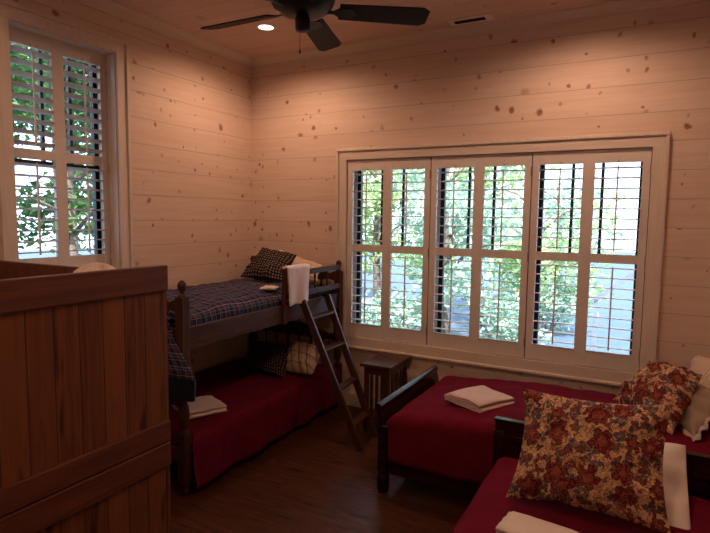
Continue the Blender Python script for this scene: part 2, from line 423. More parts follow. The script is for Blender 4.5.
def world_of(o):
    m = Matrix.LocRotScale(o.location, o.rotation_euler, None)
    return world_of(o.parent) @ m if o.parent else m
def obj(name, bm, mat, parent=None, smooth=False, bevel=0.0, loc=None, label=None, world=True):
    """Vertices are given in world space unless world=False; they are re-based to the parent (or to loc)."""
    if parent is not None and world:
        bm.transform(world_of(parent).inverted())
    elif parent is None and loc is not None:
        bm.transform(Matrix.Translation(-Vector(loc)))
    me = bpy.data.meshes.new(name); bm.to_mesh(me); bm.free()
    me.materials.append(mat)
    if smooth:
        for p in me.polygons: p.use_smooth = True
    o = bpy.data.objects.new(name, me); COL.objects.link(o)
    if parent is not None: o.parent = parent
    elif loc is not None: o.location = loc
    if bevel:
        b = o.modifiers.new('bevel', 'BEVEL'); b.width = bevel; b.segments = 2; b.limit_method = 'ANGLE'; b.angle_limit = math.radians(40)
    if label: o['label'] = label
    return o
def thing(name, label, cat, loc=(0,0,0), rotz=0, group=None):
    o = bpy.data.objects.new(name, None); COL.objects.link(o)
    o.location = loc; o.rotation_euler = (0, 0, rotz); o.empty_display_size = 0.1
    return tag(o, label, cat, group)
def tag(o, label, cat, group=None, kind=None):
    o['label'] = label; o['category'] = cat
    if group: o['group'] = group
    if kind: o['kind'] = kind
    return o
def struct(name, bm, mat, parent=None, **kw):
    o = obj(name, bm, mat, parent, **kw)
    if parent is None: o['kind'] = 'structure'
    return o
def dup(root, label=None, delta=None):
    r = root.copy(); COL.objects.link(r)
    if delta is not None: r.location = Vector(root.location) + Vector(delta)
    if label: r['label'] = label
    for ch in [c for c in bpy.data.objects if c.parent is root]:
        c = ch.copy(); COL.objects.link(c); c.parent = r
        for g in [k for k in bpy.data.objects if k.parent is ch]:
            d = g.copy(); COL.objects.link(d); d.parent = c
    return r

def grid_mesh(P, nu, nv, su=1.0, sv=1.0, close=None):
    """Grid surface with metric UVs; P(u,v) for u,v in 0..1."""
    bm = bmesh.new(); uvl = bm.loops.layers.uv.new('UVMap')
    vs = [[bm.verts.new(P(i/nu, j/nv)) for j in range(nv+1)] for i in range(nu+1)]
    for i in range(nu):
        for j in range(nv):
            f = bm.faces.new((vs[i][j], vs[i+1][j], vs[i+1][j+1], vs[i][j+1]))
            for l, (a, b) in zip(f.loops, ((i,j),(i+1,j),(i+1,j+1),(i,j+1))): l[uvl].uv = (a/nu*su, b/nv*sv)
    return bm
def solidify(o, t, off=-1):
    m = o.modifiers.new('thickness', 'SOLIDIFY'); m.thickness = t; m.offset = off
    return o
def nz(x, y=0.0, z=0.0): return noise.noise(Vector((x, y, z)))

def pillow_bm(BL, BR, TR, TL, t, n=36, pinch=0.05, wr=0.012, seed=0.0, power=2.6):
    """Stuffed pillow through four corner points, thickness t, softly wrinkled."""
    BL, BR, TR, TL = map(Vector, (BL, BR, TR, TL))
    nrm = (BR - BL).cross(TL - BL).normalized()
    W = ((BR-BL).length + (TR-TL).length)/2; H = ((TL-BL).length + (TR-BR).length)/2
    bm = bmesh.new(); uvl = bm.loops.layers.uv.new('UVMap')
    def P(a, b, side):
        u = 2*a-1; v = 2*b-1
        aa = 0.5 + 0.5*u*(1 - pinch*(1-v*v)*abs(u)); bb = 0.5 + 0.5*v*(1 - pinch*(1-u*u)*abs(v))
        base = BL*(1-aa)*(1-bb) + BR*aa*(1-bb) + TR*aa*bb + TL*(1-aa)*bb
        th = max(0.0, (1-abs(u)**power)*(1-abs(v)**power))**0.62
        edge = 1 - th
        w = (nz(u*2.2+seed, v*2.2, 1.3) * 1.3 + nz(u*5+seed, v*5, 4.1) * 0.6) * wr
        w += math.sin(9*math.atan2(v, u) + 3*nz(u*2, v*2, seed)) * wr * 0.8 * min(1, 4*edge*th) 
        return base + nrm*side*(t/2*th + w*min(1.0, th*3)) 
    V = {}
    for side in (1, -1):
        for i in range(n+1):
            for j in range(n+1):
                border = i in (0, n) or j in (0, n)
                if border and side == -1: V[side, i, j] = V[1, i, j]; continue
                # concentrate samples near the rim
                a = 0.5 - 0.5*math.cos(PI*i/n) if 0 < i < n else i/n
                b = 0.5 - 0.5*math.cos(PI*j/n) if 0 < j < n else j/n
                V[side, i, j] = bm.verts.new(P(a, b, side))
        for i in range(n):
            for j in range(n):
                q = [(i,j),(i+1,j),(i+1,j+1),(i,j+1)]
                if side == -1: q = q[::-1]
                f = bm.faces.new([V[side, a, b] for a, b in q])
                for l, (a, b) in zip(f.loops, q):
                    l[uvl].uv = ((0.5-0.5*math.cos(PI*a/n))*W, (0.5-0.5*math.cos(PI*b/n))*H)
    return bm

def coverlet_bm(x0, x1, y0, y1, top, drops, r=0.05, fold=0.03, bulge=0.0, step=0.03, seed=0.0, rough=0.006, hemvar=0.0, shape=None):
    """Cloth lying over a box-shaped mattress; drops = (x-, x+, y-, y+) hanging lengths."""
    dl, dr, df, db = drops
    A0, A1, B0, B1 = x0-dl, x1+dr, y0-df, y1+db
    nu = max(8, int((A1-A0)/step)); nv = max(8, int((B1-B0)/step))
    def fall(s):
        if s <= 0: return 0.0, 0.0
        q = r*PI/2
        if s < q: return r*math.sin(s/r), r*(1-math.cos(s/r))
        return r, r + (s-q)
    def P(u, v):
        a = A0 + (A1-A0)*u; b = B0 + (B1-B0)*v
        cx = min(max(a, x0+r), x1-r); cy = min(max(b, y0+r), y1-r)
        sx = abs(a-cx); sy = abs(b-cy)
        ox, dx = fall(sx); oy, dy = fall(sy)
        gx = 1 if a > cx else -1; gy = 1 if b > cy else -1
        drop = max(dx, dy)
        L = (dr if gx > 0 else dl) if dx >= dy else (db if gy > 0 else df)
        k = min(1.0, drop/max(L, 0.05))
        z = top - drop*(1.0 + hemvar*nz(b*1.7+seed, a*1.7, 8.0)*k)
        tt = b if dx >= dy else a
        fo = (math.sin(tt*17 + 2.5*nz(tt*1.3, seed, 0)) * 0.5 + nz(tt*4, k*1.5, seed)*0.9 + 0.35) * fold * k
        px = cx + gx*(ox + (fo if dx >= dy and dx > 0 else 0)); py = cy + gy*(oy + (fo if dy > dx and dy > 0 else 0))
        flat = 1 - min(1, drop/0.05)
        z += flat*(rough*(nz(a*3+seed, b*3, 0)*2 + nz(a*9+seed, b*9, 2)) )
        uu = (a-x0)/(x1-x0); vv = (b-y0)/(y1-y0)
        if 0 < uu < 1 and 0 < vv < 1: z += bulge*(1-(2*uu-1)**4)*(1-(2*vv-1)**4)
        p = Vector((px, py, z))
        return shape(p, a, b) if shape else p
    return grid_mesh(P, nu, nv, A1-A0, B1-B0)

def folded_bm(cx, cy, z, w, l, rot, layers=4, t=0.014, seed=0.0, taper=0.0):
    """A cloth folded flat in layers joined by round folds along one long side: one ribbon in section."""
    bm = bmesh.new(); uvl = bm.loops.layers.uv.new('UVMap')
    pts = []
    n = 14
    for k in range(layers):
        zz = z + t*(k+0.5)
        xs = [(-w/2 + w*i/n) for i in range(n+1)]
        if k % 2: xs = xs[::-1]
        inset = 0.006*k + (0.02 if k == layers-1 else 0)
        pts += [(x*(1-inset/w*2), zz) for x in xs]
        if k < layers-1:
            sx = pts[-1][0]; sg = 1 if sx > 0 else -1
            for q in (0.25, 0.5, 0.75): pts.append((sx + sg*math.sin(q*PI)*t*0.55, zz + t*q))
    m = 10
    R = Matrix.Rotation(rot, 3, 'Z')
    grid = []
    for i, (x, zz) in enumerate(pts):
        row = []
        for j in range(m+1):
            y = -l/2 + l*j/m
            p = R @ Vector((x, y*(1-taper*(x/w)), 0))
            h = (zz-z)/(t*layers)
            dz = (nz(x*9+seed, y*9, 1)*0.010 + nz(x*4+seed, y*4, 3)*0.012)*h - 0.010*h*(abs(2*j/m-1)**4)
            row.append(bm.verts.new((cx+p.x + 0.004*nz(i*.3, j*.4, seed), cy+p.y + 0.004*nz(i*.3, j*.5, seed+4), zz+dz)))
        grid.append(row)
    for i in range(len(grid)-1):
        for j in range(m):
            f = bm.faces.new((grid[i][j], grid[i+1][j], grid[i+1][j+1], grid[i][j+1]))
            for lp, (a, b) in zip(f.loops, ((i,j),(i+1,j),(i+1,j+1),(i,j+1))): lp[uvl].uv = (a*0.02, b/m*l)
    return bm

# ------------------------------------------------------------------ room shell
RX, RY = 4.62, -5.6      # right wall x, wall behind the camera y
T = 0.22                 # wall thickness
struct('floor', BX(-T, RX+T, RY-T, T, -0.12, 0.0), M_floor)
cb = bmesh.new(); box(cb, -T, RX+T, RY-T, T, CEIL, CEIL+0.15); struct('ceiling', cb, M_ceil)
WX0, WX1, WZ0, WZ1 = 1.105, 3.557, 0.661, 2.286     # big window opening
wb = bmesh.new()
box(wb, -T, WX0, 0, T, 0, CEIL); box(wb, WX1, RX+T, 0, T, 0, CEIL)
box(wb, WX0, WX1, 0, T, 0, WZ0); box(wb, WX0, WX1, 0, T, WZ1, CEIL)
struct('wall_back', wb, M_wall_b)
LY0, LY1, LZ0, LZ1 = -2.358, -1.582, 1.255, 2.965    # left window opening
wl = bmesh.new()
box(wl, -T, 0, LY1, 0, 0, CEIL); box(wl, -T, 0, RY-T, LY0, 0, CEIL)
box(wl, -T, 0, LY0, LY1, 0, LZ0); box(wl, -T, 0, LY0, LY1, LZ1, CEIL)
struct('wall_left', wl, M_wall_l)
struct('wall_right', BX(RX, RX+T, RY-T, 0, 0, CEIL), M_wall_l)
struct('wall_front', BX(0, RX, RY-T, RY, 0, CEIL), M_wall_b)
# crown boards and baseboards
cr = [(0, 3.222), (-0.018, 3.222), (-0.022, 3.235), (-0.082, 3.272), (-0.09, CEIL), (0, CEIL)]
struct('trim_1', prism(bmesh.new(), cr, 0, 0.0, RX), M_trim)
struct('trim_2', prism(bmesh.new(), [(-a, b) for a, b in cr], 1, RY, -0.0), wood('painted_pine_trim_lengthwise', (0.74,0.66,0.58), (0.67,0.58,0.50), 1, 0.45, 12, 0.4))
struct('trim_3', prism(bmesh.new(), [(RX+a, b) for a, b in cr], 1, RY, 0.0), M_trim)
bb = [(0, 0), (-0.018, 0), (-0.018, 0.12), (-0.010, 0.14), (0, 0.14)]
struct('baseboard_back', prism(bmesh.new(), bb, 0, 0.0, RX), M_trim)
struct('baseboard_left', prism(bmesh.new(), [(-a, b) for a, b in bb], 1, RY, 0.0), M_trim)
struct('baseboard_right', prism(bmesh.new(), [(RX+a, b) for a, b in bb], 1, RY, 0.0), M_trim)

# ---- window frames
def casing(root, along, a0, a1, z0, z1, face, w=0.098, band=0.022, sill=False):
    """Flat casing with a raised outer band around an opening. along=0: wall y=face, out is -y; along=1: wall x=face, out is +x."""
    def bar(bm, p0, p1, q0, q1, d0, d1):
        if along == 0: box(bm, p0, p1, face-d1, face-d0, q0, q1)
        else: box(bm, face+d0, face+d1, p0, p1, q0, q1)
    for (p0, p1, q0, q1, nm, m) in ((a0-w, a0, z0, z1, 'casing_side', M_trimv), (a1, a1+w, z0, z1, 'casing_side', M_trimv), (a0-w, a1+w, z1, z1+w, 'casing_head', M_trim)):
        b = bmesh.new(); bar(b, p0, p1, q0, q1, 0, 0.018); struct(nm, b, m, root, bevel=0.002)
    b = bmesh.new()
    bar(b, a0-w-0.004, a0-w+band, z0-0.0, z1+w-band, 0.0, 0.032)
    bar(b, a1+w-band, a1+w+0.004, z0-0.0, z1+w-band, 0.0, 0.032)
    bar(b, a0-w-0.004, a1+w+0.004, z1+w-band, z1+w+0.004, 0.0, 0.032)
    struct('casing_band', b, M_trimv, root, bevel=0.004)
    b = bmesh.new(); bar(b, a0-w-0.004, a1+w+0.004, z0-0.085, z0, 0, 0.018)
    struct('apron', b, M_trim, root, bevel=0.002)
    b = bmesh.new(); bar(b, a0-w-0.012, a1+w+0.012, z0-0.108, z0-0.083, 0, 0.034)
    struct('apron_band', b, M_trim, root, bevel=0.006)
    return root

def sash_unit(root, along, b0, face, z0, z1, mirror=False, wide=0.037):
    """One dark double-hung sash: jambs, meeting rail, upper muntins, two panes. b0 = start; local width .80."""
    def bar(bm, p0, p1, q0, q1, d0=0.0, d1=0.04):
        if mirror: p0, p1 = 2*b0 + 0.81 - p1, 2*b0 + 0.81 - p0
        if along == 0: box(bm, p0, p1, face+d0, face+d1, q0, q1)
        else: box(bm, face-d1, face-d0, p0, p1, q0, q1)
    zm = (z0+z1)/2
    b = bmesh.new()
    bar(b, b0+0.036, b0+0.036+wide, z0, z1); bar(b, b0+0.745, b0+0.782, z0, z1)
    bar(b, b0+0.036+wide, b0+0.745, z0, z0+0.05); bar(b, b0+0.036+wide, b0+0.745, z1-0.045, z1)
    bar(b, b0+0.036+wide, b0+0.745, zm-0.02, zm+0.02)
    s = struct('sash', b, M_sash, root)
    b = bmesh.new()
    for m in (0.285, 0.495): bar(b, b0+m-0.010, b0+m+0.012, zm+0.02, z1-0.045, 0.008, 0.032)
    zc = (zm+z1)/2 
    if mirror: bar(b, b0+0.036+wide, b0+0.745, zc-0.008, zc+0.008, 0.010, 0.030)
    struct('muntins', b, M_sash, root)
    for q0, q1 in ((z0+0.05, zm-0.02), (zm+0.02, z1-0.045)):
        b = bmesh.new(); bar(b, b0+0.036+wide, b0+0.745, q0, q1, 0.018, 0.022); struct('pane', b, M_glass, root)

def liner(root, along, a0, a1, z0, z1, d0, d1, t=0.006):
    b = bmesh.new()
    def bar(p0, p1, q0, q1):
        if along == 0: box(b, p0, p1, d0, d1, q0, q1)
        else: box(b, -d1, -d0, p0, p1, q0, q1)
    bar(a0-0.001, a0+t, z0, z1); bar(a1-t, a1+0.001, z0, z1); bar(a0, a1, z1-t, z1+0.001); bar(a0, a1, z0-0.001, z0+t)
    struct('reveal_liner', b, M_trimv, root)

w1 = thing('window_1', '', ''); del w1['label']; del w1['category']; w1['kind'] = 'structure'; w1.location = (2.33, 0, WZ0)
casing(w1, 0, WX0, WX1, WZ0, WZ1, 0.0)
UW = (WX1-WX0)/3
for k in range(3):
    sash_unit(w1, 0, WX0 + UW*k, 0.14, WZ0, WZ1)
b = bmesh.new()
for k in range(4):
    x = WX0 + UW*k
    box(b, max(WX0, x-0.036), min(WX1, x+0.036), 0.13, 0.21, WZ0, WZ1)
struct('mullion', b, M_reveal, w1)
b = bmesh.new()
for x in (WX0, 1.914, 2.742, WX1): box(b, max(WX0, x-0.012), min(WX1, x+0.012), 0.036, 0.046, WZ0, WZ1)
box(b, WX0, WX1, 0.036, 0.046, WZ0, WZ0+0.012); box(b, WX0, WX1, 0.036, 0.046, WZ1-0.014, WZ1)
struct('shutter_gap_shade', b, M_dark, w1)  # dark strips added behind the shutter joints to paint in the gap shade
w2 = thing('window_2', '', ''); del w2['label']; del w2['category']; w2['kind'] = 'structure'; w2.location = (0, -1.98, LZ0)
casing(w2, 1, LY0, LY1, LZ0, LZ1, 0.0)
liner(w2, 1, LY0, LY1, LZ0, LZ1, 0.0, 0.098)
sash_unit(w2, 1, LY0, -0.165, LZ0, LZ1, mirror=True, wide=0.07)
b = bmesh.new()
box(b, -0.21, -0.155, LY0, LY0+0.036, LZ0, LZ1); box(b, -0.21, -0.155, LY1-0.036, LY1, LZ0, LZ1)
struct('side_jamb', b, M_reveal, w2)
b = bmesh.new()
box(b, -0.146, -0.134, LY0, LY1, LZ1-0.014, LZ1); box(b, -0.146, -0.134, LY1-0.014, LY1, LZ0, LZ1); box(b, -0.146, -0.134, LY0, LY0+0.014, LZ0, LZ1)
struct('shutter_gap_shade', b, M_dark, w2)  # added dark edging, shade of the gap around the narrow shutter put into colour

# ---- shutters: each unit is two louvred columns by two rows
def shutter(name, label, along, a0, a1, z0, z1, face, rod_side, group=None, tilts=(2, 4)):
    g = 0.004
    a0 += g; a1 -= g; z0 += g; z1 -= g
    dep = 0.030
    root = thing(name, label, 'shutter', (((a0+a1)/2, face, z0) if along == 0 else (face, (a0+a1)/2, z0)), 0, group)
    def bar(bm, p0, p1, q0, q1, d0=0.0, d1=dep):
        if along == 0: box(bm, p0, p1, face+d0, face+d1, q0, q1)
        else: box(bm, face-d1, face-d0, p0, p1, q0, q1)
    st, md, br, tr = 0.052, 0.084, (0.122 if along == 0 else 0.205), 0.094
    cw = (a1-a0-2*st-md)/2
    zl = z0+br; zu = z1-tr; zm0 = zl + 0.668; zm1 = zm0 + 0.066
    for p0, p1 in ((a0, a0+st), (a0+st+cw, a0+st+cw+md), (a1-st, a1)):
        b = bmesh.new(); bar(b, p0, p1, z0, z1); obj('stile', b, M_shut, root, bevel=0.002)
    for q0, q1 in ((z0, zl), (zm0, zm1), (zu, z1)):
        b = bmesh.new()
        for c in (a0+st, a0+st+cw+md): bar(b, c, c+cw, q0, q1, 0.001, dep-0.001)
        obj('rail', b, M_shut, root, bevel=0.002)
    for c in (a0+st, a0+st+cw+md):
        for (q0, q1), tdeg in zip(((zl, zm0), (zm1, zu)), tilts):
            n = 9; b = bmesh.new(); pitch = (q1-q0)/n
            for i in range(n):
                zc = q0 + pitch*(i+0.5)
                # elliptical blade, nearly level
                sec = []
                for k in range(10):
                    th = 2*PI*k/10
                    dx = math.cos(th)*0.031; dz = math.sin(th)*0.0048
                    tl = -math.radians(tdeg)
                    sec.append((dx*math.cos(tl)-dz*math.sin(tl), dx*math.sin(tl)+dz*math.cos(tl)))
                if along == 0: prism(b, [(face+dep/2+d, zc+z) for d, z in sec], 0, c+0.001, c+cw-0.001)
                else: prism(b, [(face-dep/2-d, zc+z) for d, z in sec], 1, c+0.001, c+cw-0.001)
            obj('louvers', b, M_louv, root)
            b = bmesh.new(); cc = c+cw/2
            if along == 0: box(b, cc-0.0055, cc+0.0055, face+dep/2-0.044, face+dep/2-0.032, q0+pitch*0.3, q1-pitch*0.35)
            else: box(b, face-dep/2+0.032, face-dep/2+0.044, cc-0.0055, cc+0.0055, q0+pitch*0.3, q1-pitch*0.35)
            obj('tilt_rod', b, M_shut, root, bevel=0.002)
    for hz in (z0+0.13, (z0+z1)/2, z1-0.14):
        b = bmesh.new()
        hp = a1 if rod_side > 0 else a0
        if along == 0: tube(b, [(hp, face-0.003, hz-0.035), (hp, face-0.003, hz+0.035)], 0.005, 8)
        else: tube(b, [(face+0.003, hp, hz-0.035), (face+0.003, hp, hz+0.035)], 0.005, 8)
        obj('hinge', b, M_brass, root, label='brass hinge')
    for c in (a0+st+cw/2, a0+st+cw*1.5+md):
        b = bmesh.new()
        if along == 0: lathe(b, [(0, 0), (0.006, 0.0), (0.006, 0.004), (0, 0.006)], n=10); b.transform(Matrix.Translation((c, face+0.002, z1-tr+0.012)) @ Matrix.Rotation(PI/2, 4, 'X'))
        else: lathe(b, [(0, 0), (0.006, 0.0), (0.006, 0.004), (0, 0.006)], n=10); b.transform(Matrix.Translation((face-0.002, c, z1-tr+0.012)) @ Matrix.Rotation(PI/2, 4, 'Y'))
        obj('rod_catch', b, M_brass, root)
    return root
SX = [WX0, 1.914, 2.742, WX1]
shutter('window_shutter', 'cream louvred shutter at the left of the wide window, beside the bunk ladder', 0, SX[0], SX[1], WZ0, WZ1, 0.003, 1, 'shutters of the wide window')
shutter('window_shutter', 'cream louvred shutter in the middle of the wide window', 0, SX[1], SX[2], WZ0, WZ1, 0.003, 1, 'shutters of the wide window')
shutter('window_shutter', 'cream louvred shutter at the right of the wide window, above the floral pillows', 0, SX[2], SX[3], WZ0, WZ1, 0.003, 1, 'shutters of the wide window')
shutter('window_shutter', 'cream louvred shutter in the deep narrow window on the left wall', 1, LY0, LY1, LZ0, LZ1, -0.10, 1, None, (9, 22))

# ------------------------------------------------------------------ downlights, vent, fan
def downlight(x, y, watts, label, first=False):
    r = thing('recessed_light', label, 'ceiling light', (x, y, CEIL), 0, 'recessed ceiling lights')
    b = bmesh.new(); lathe(b, [(0.060, 0.0), (0.060, -0.003), (0.066, -0.006), (0.082, -0.004), (0.084, 0.0)], n=32)
    bmesh.ops.delete(b, geom=[f for f in b.faces if len(f.verts) > 4], context='FACES_ONLY')
    obj('trim_ring', b, M_metal, r, smooth=True, world=False)
    b = bmesh.new(); lathe(b, [(0.0, -0.0005), (0.060, -0.0005), (0.060, -0.002), (0.0, -0.004)], n=32)
    obj('lens', b, M_lens, r, world=False, label='glowing frosted lens')
    ld = bpy.data.lights.new('downlight_lamp', 'SPOT'); ld.energy = watts; ld.color = LAMP_COL
    ld.spot_size = math.radians(LAMP_CONE); ld.spot_blend = 0.65; ld.shadow_soft_size = 0.05
    lo = bpy.data.objects.new('downlight_lamp', ld); COL.objects.link(lo); lo.parent = r
    lo.location = (0, 0, -0.03)
    return r
LL = ['lit round recessed ceiling light near the corner, left of the fan',
      'lit recessed ceiling light near the back wall, above the right end of the wide window',
      'lit recessed ceiling light over the cedar bunk beside the left wall',
      'lit recessed ceiling light over the bed nearest the camera',
      'added fill light behind the camera, shaped like a recessed ceiling light']
for (x, y, wts), lab in zip(LAMPS, LL): downlight(x, y, wts, lab)

v = thing('ceiling_vent', 'small rectangular metal air vent in the ceiling beside the back wall', 'vent', (2.28, -0.19, CEIL))
b = bmesh.new()
box(b, 2.11, 2.45, -0.252, -0.222, CEIL-0.008, CEIL-0.0005); box(b, 2.11, 2.45, -0.158, -0.128, CEIL-0.008, CEIL-0.0005)
box(b, 2.11, 2.15, -0.222, -0.158, CEIL-0.008, CEIL-0.0005); box(b, 2.39, 2.45, -0.222, -0.158, CEIL-0.008, CEIL-0.0005)
obj('frame', b, M_metal, v, bevel=0.002)
obj('duct_opening', BX(2.15, 2.39, -0.222, -0.158, CEIL-0.002, CEIL-0.0005), M_dark, v)
b = bmesh.new()
for i in range(5):
    y = -0.215 + i*0.0125; beam(b, (2.15, y, CEIL-0.006), (2.39, y, CEIL-0.006), 0.010, 0.0012, (0, 0.6, 0.8))
obj('slats', b, M_dark, v)

FX, FY, FZ = 1.84, -1.83, 2.865
fan = thing('ceiling_fan', 'dark bronze five-blade ceiling fan with a pull chain', 'ceiling fan', (FX, FY, CEIL))
b = bmesh.new(); lathe(b, [(0, 0), (0.075, 0), (0.075, -0.02), (0.045, -0.075), (0.018, -0.085), (0, -0.085)], FX, FY, CEIL); obj('canopy', b, M_fan, fan, smooth=True)
b = bmesh.new(); lathe(b, [(0.012, -0.08), (0.012, -0.20)], FX, FY, CEIL); obj('downrod', b, M_fan, fan, smooth=True)
b = bmesh.new(); lathe(b, [(0, 0.20), (0.05, 0.195), (0.10, 0.175), (0.165, 0.15), (0.178, 0.13), (0.178, 0.085), (0.170, 0.06), (0.155, 0.035), (0.122, 0.012), (0.085, 0.002), (0, 0.0)], FX, FY, FZ, 40); obj('motor_housing', b, M_fan, fan, smooth=True)
b = bmesh.new(); lathe(b, [(0, 0.004), (0.034, 0.004), (0.036, -0.010), (0.041, -0.020), (0.041, -0.072), (0.036, -0.082), (0, -0.084)], FX, FY, FZ, 28); obj('switch_housing', b, M_fan, fan, smooth=True)
b = bmesh.new(); tube(b, [(FX-0.004, FY-0.02, FZ-0.08), (FX-0.004, FY-0.02, FZ-0.19)], 0.0013, 6); lathe(b, [(0, 0), (0.005, 0.004), (0.006, 0.016), (0.002, 0.026), (0, 0.026)], FX-0.004, FY-0.02, FZ-0.21, 10); obj('pull_chain', b, M_fan, fan, smooth=True)
first_blade = None
for k in range(5):
    ang = math.radians(36 + 72*k)
    b = bmesh.new()
    out = []
    for i in range(15):
        t = i/14; x = 0.20 + 0.50*t; w = 0.066 + 0.014*t
        if t > 0.9: w *= math.sqrt(max(0, 1-((t-0.9)/0.1)**2))*0.35 + 0.65
        out.append((x, w))
    poly = [(x, w) for x, w in out] + [(x, -w) for x, w in out[::-1]]
    prism(b, poly, 2, -0.004, 0.004)
    b.transform(Matrix.Rotation(math.radians(-15), 4, 'X'))
    b.transform(Matrix.Translation((FX, FY, FZ+0.03)) @ Matrix.Rotation(ang, 4, 'Z'))
    bl = obj('blade', b, M_blade, fan, bevel=0.002)
    b = bmesh.new()
    prism(b, [(0.10, 0.018), (0.17, 0.012), (0.20, 0.04), (0.27, 0.045), (0.30, 0.0), (0.27, -0.045), (0.20, -0.04), (0.17, -0.012), (0.10, -0.018)], 2, -0.009, -0.004)
    b.transform(Matrix.Rotation(math.radians(-15), 4, 'X'))
    b.transform(Matrix.Translation((FX, FY, FZ+0.03)) @ Matrix.Rotation(ang, 4, 'Z'))
    obj('blade_iron', b, M_fan, bl)

# ------------------------------------------------------------------ turned-post bunk bed in the corner
BXL, BXR, BYN, BYF = 0.065, 1.062, -1.985, -0.065
bunk = thing('bunk_bed', 'brown turned-post wooden bunk bed standing in the corner under the plank walls', 'bunk bed', ((BXL+BXR)/2, (BYN+BYF)/2, 0))
def post(x, y):
    b = bmesh.new(); h = 0.031
    box(b, x-h, x+h, y-h, y+h, 0.075, 0.40)
    box(b, x-h, x+h, y-h, y+h, 0.66, 1.27)
    lathe(b, [(0, 0), (0.020, 0), (0.028, 0.012), (0.030, 0.03), (0.020, 0.05), (0.026, 0.062), (0.026, 0.076)], x, y, 0, 18)
    lathe(b, [(0.026, 0.0), (0.026, 0.012), (0.017, 0.025), (0.024, 0.045), (0.033, 0.085), (0.036, 0.13), (0.030, 0.175), (0.019, 0.21), (0.026, 0.235), (0.026, 0.262)], x, y, 0.399, 18)
    lathe(b, [(0.029, 0), (0.026, 0.010), (0.015, 0.020), (0.015, 0.030), (0.023, 0.045), (0.028, 0.066), (0.024, 0.086), (0.012, 0.100), (0, 0.104)], x, y, 1.269, 18)
    o = obj('post', b, M_bunkv, bunk, bevel=0.003)
    for p in o.data.polygons:
        if p.area < 0.0009: p.use_smooth = True
for x in (BXL, BXR):
    for y in (BYN, BYF): post(x, y)
for x, s in ((BXL, 1), (BXR, 1)):
    obj('side_rail', BX(x-0.012, x+0.012, BYN+0.03, BYF-0.03, 0.93, 1.068), M_bunk, bunk, bevel=0.003)
    obj('side_rail', BX(x-0.012, x+0.012, BYN+0.03, BYF-0.03, 0.15, 0.27), M_bunk, bunk, bevel=0.003)
def end_board(y, zb, zt, arch, nsp, top_w=0.10):
    """Scalloped top rail, bottom rail and turned spindles between two posts."""
    x0, x1 = BXL+0.03, BXR-0.03; n = 28
    top = []
    for i in range(n+1):
        t = i/n; u = abs(2*t-1)
        z = zt + arch*(math.cos(PI*min(1, u*1.25))*0.5+0.5) - 0.03*math.exp(-((u-0.86)/0.09)**2)
        top.append((x0+(x1-x0)*t, z))
    low = [(x0+(x1-x0)*i/n, zt-top_w + 0.018*abs(math.sin(PI*(nsp+1)*i/n))) for i in range(n+1)]
    b = bmesh.new(); prism(b, top + low[::-1], 1, y-0.012, y+0.012)
    obj('end_board', b, M_bunkx, bunk, bevel=0.002)
    obj('end_rail', BX(x0, x1, y-0.014, y+0.014, zb-0.09, zb), M_bunkx, bunk, bevel=0.003)
    for k in range(nsp):
        x = x0 + (x1-x0)*(k+1)/(nsp+1); L = zt-top_w-zb+0.01
        b = bmesh.new(); lathe(b, [(0.008, 0), (0.011, L*0.1), (0.008, L*0.2), (0.015, L*0.42), (0.015, L*0.58), (0.008, L*0.8), (0.011, L*0.9), (0.008, L)], x, y, zb-0.002, 12)
        obj('spindle', b, M_bunkv, bunk, smooth=True)
end_board(BYF, 1.065, 1.275, 0.075, 5); end_board(BYN, 1.065, 1.26, 0.03, 5)
end_board(BYF, 0.30, 0.70, 0.055, 6, 0.09); end_board(BYN, 0.30, 0.64, 0.04, 6, 0.08)
# slat decks
for z in (0.955, 0.17):
    b = bmesh.new()
    for i in range(12):
        y = BYN+0.12 + i*(BYF-BYN-0.24)/11; box(b, BXL+0.012, BXR-0.012, y-0.035, y+0.035, z, z+0.018)
    obj('slats', b, M_bunkx, bunk)
gx = BXR+0.020
gr = obj('guard_rail', box(BX(gx-0.009, gx+0.009, -0.955, -0.075, 1.290, 1.335), gx-0.009, gx+0.009, -0.955, -0.075, 1.118, 1.165), M_bunk, bunk, bevel=0.003)
obj('guard_post', BX(gx-0.012, gx+0.012, -0.965, -0.915, 0.925, 1.362), M_bunkv, gr, bevel=0.004)
for y in (-0.70, -0.50, -0.30):
    b = bmesh.new(); lathe(b, [(0.007, 0), (0.010, 0.03), (0.007, 0.045), (0.010, 0.065), (0.007, 0.08), (0.010, 0.10), (0.007, 0.13)], gx, y, 1.163, 10)
    obj('spindle', b, M_bunkv, gr, smooth=True)

# bedding on the bunk
q = obj('plaid_comforter', coverlet_bm(0.075, 1.040, -1.935, -0.10, 1.150, (0.09, 0.15, 0.10, 0.02), r=0.055, fold=0.004, bulge=0.035, seed=3.1, rough=0.016), M_plaid, None, smooth=True, loc=(0.56, -1.0, 1.0))
tag(solidify(q, 0.02), 'puffy navy plaid comforter covering the upper bunk mattress', 'comforter')

def red_shape(p, a, b):
    # the hem swings outward towards the foot of the bed
    if p.x > 1.0:
        k = min(1, max(0, (0.36-p.z)/0.30)); f = max(0, min(1, (-b-1.2)/0.7))
        p.x += 0.03*k*f
    return p
q = obj('red_coverlet', coverlet_bm(0.085, 1.105, -1.955, -0.105, 0.385, (0.04, 0.335, 0.06, 0.03), r=0.045, fold=0.020, seed=1.0, rough=0.005, hemvar=0.10, shape=red_shape), M_red, None, smooth=True, loc=(0.56, -1.0, 0.2))
tag(solidify(q, 0.008), 'plain crimson coverlet on the lower bunk, hanging almost to the floor', 'bedspread')

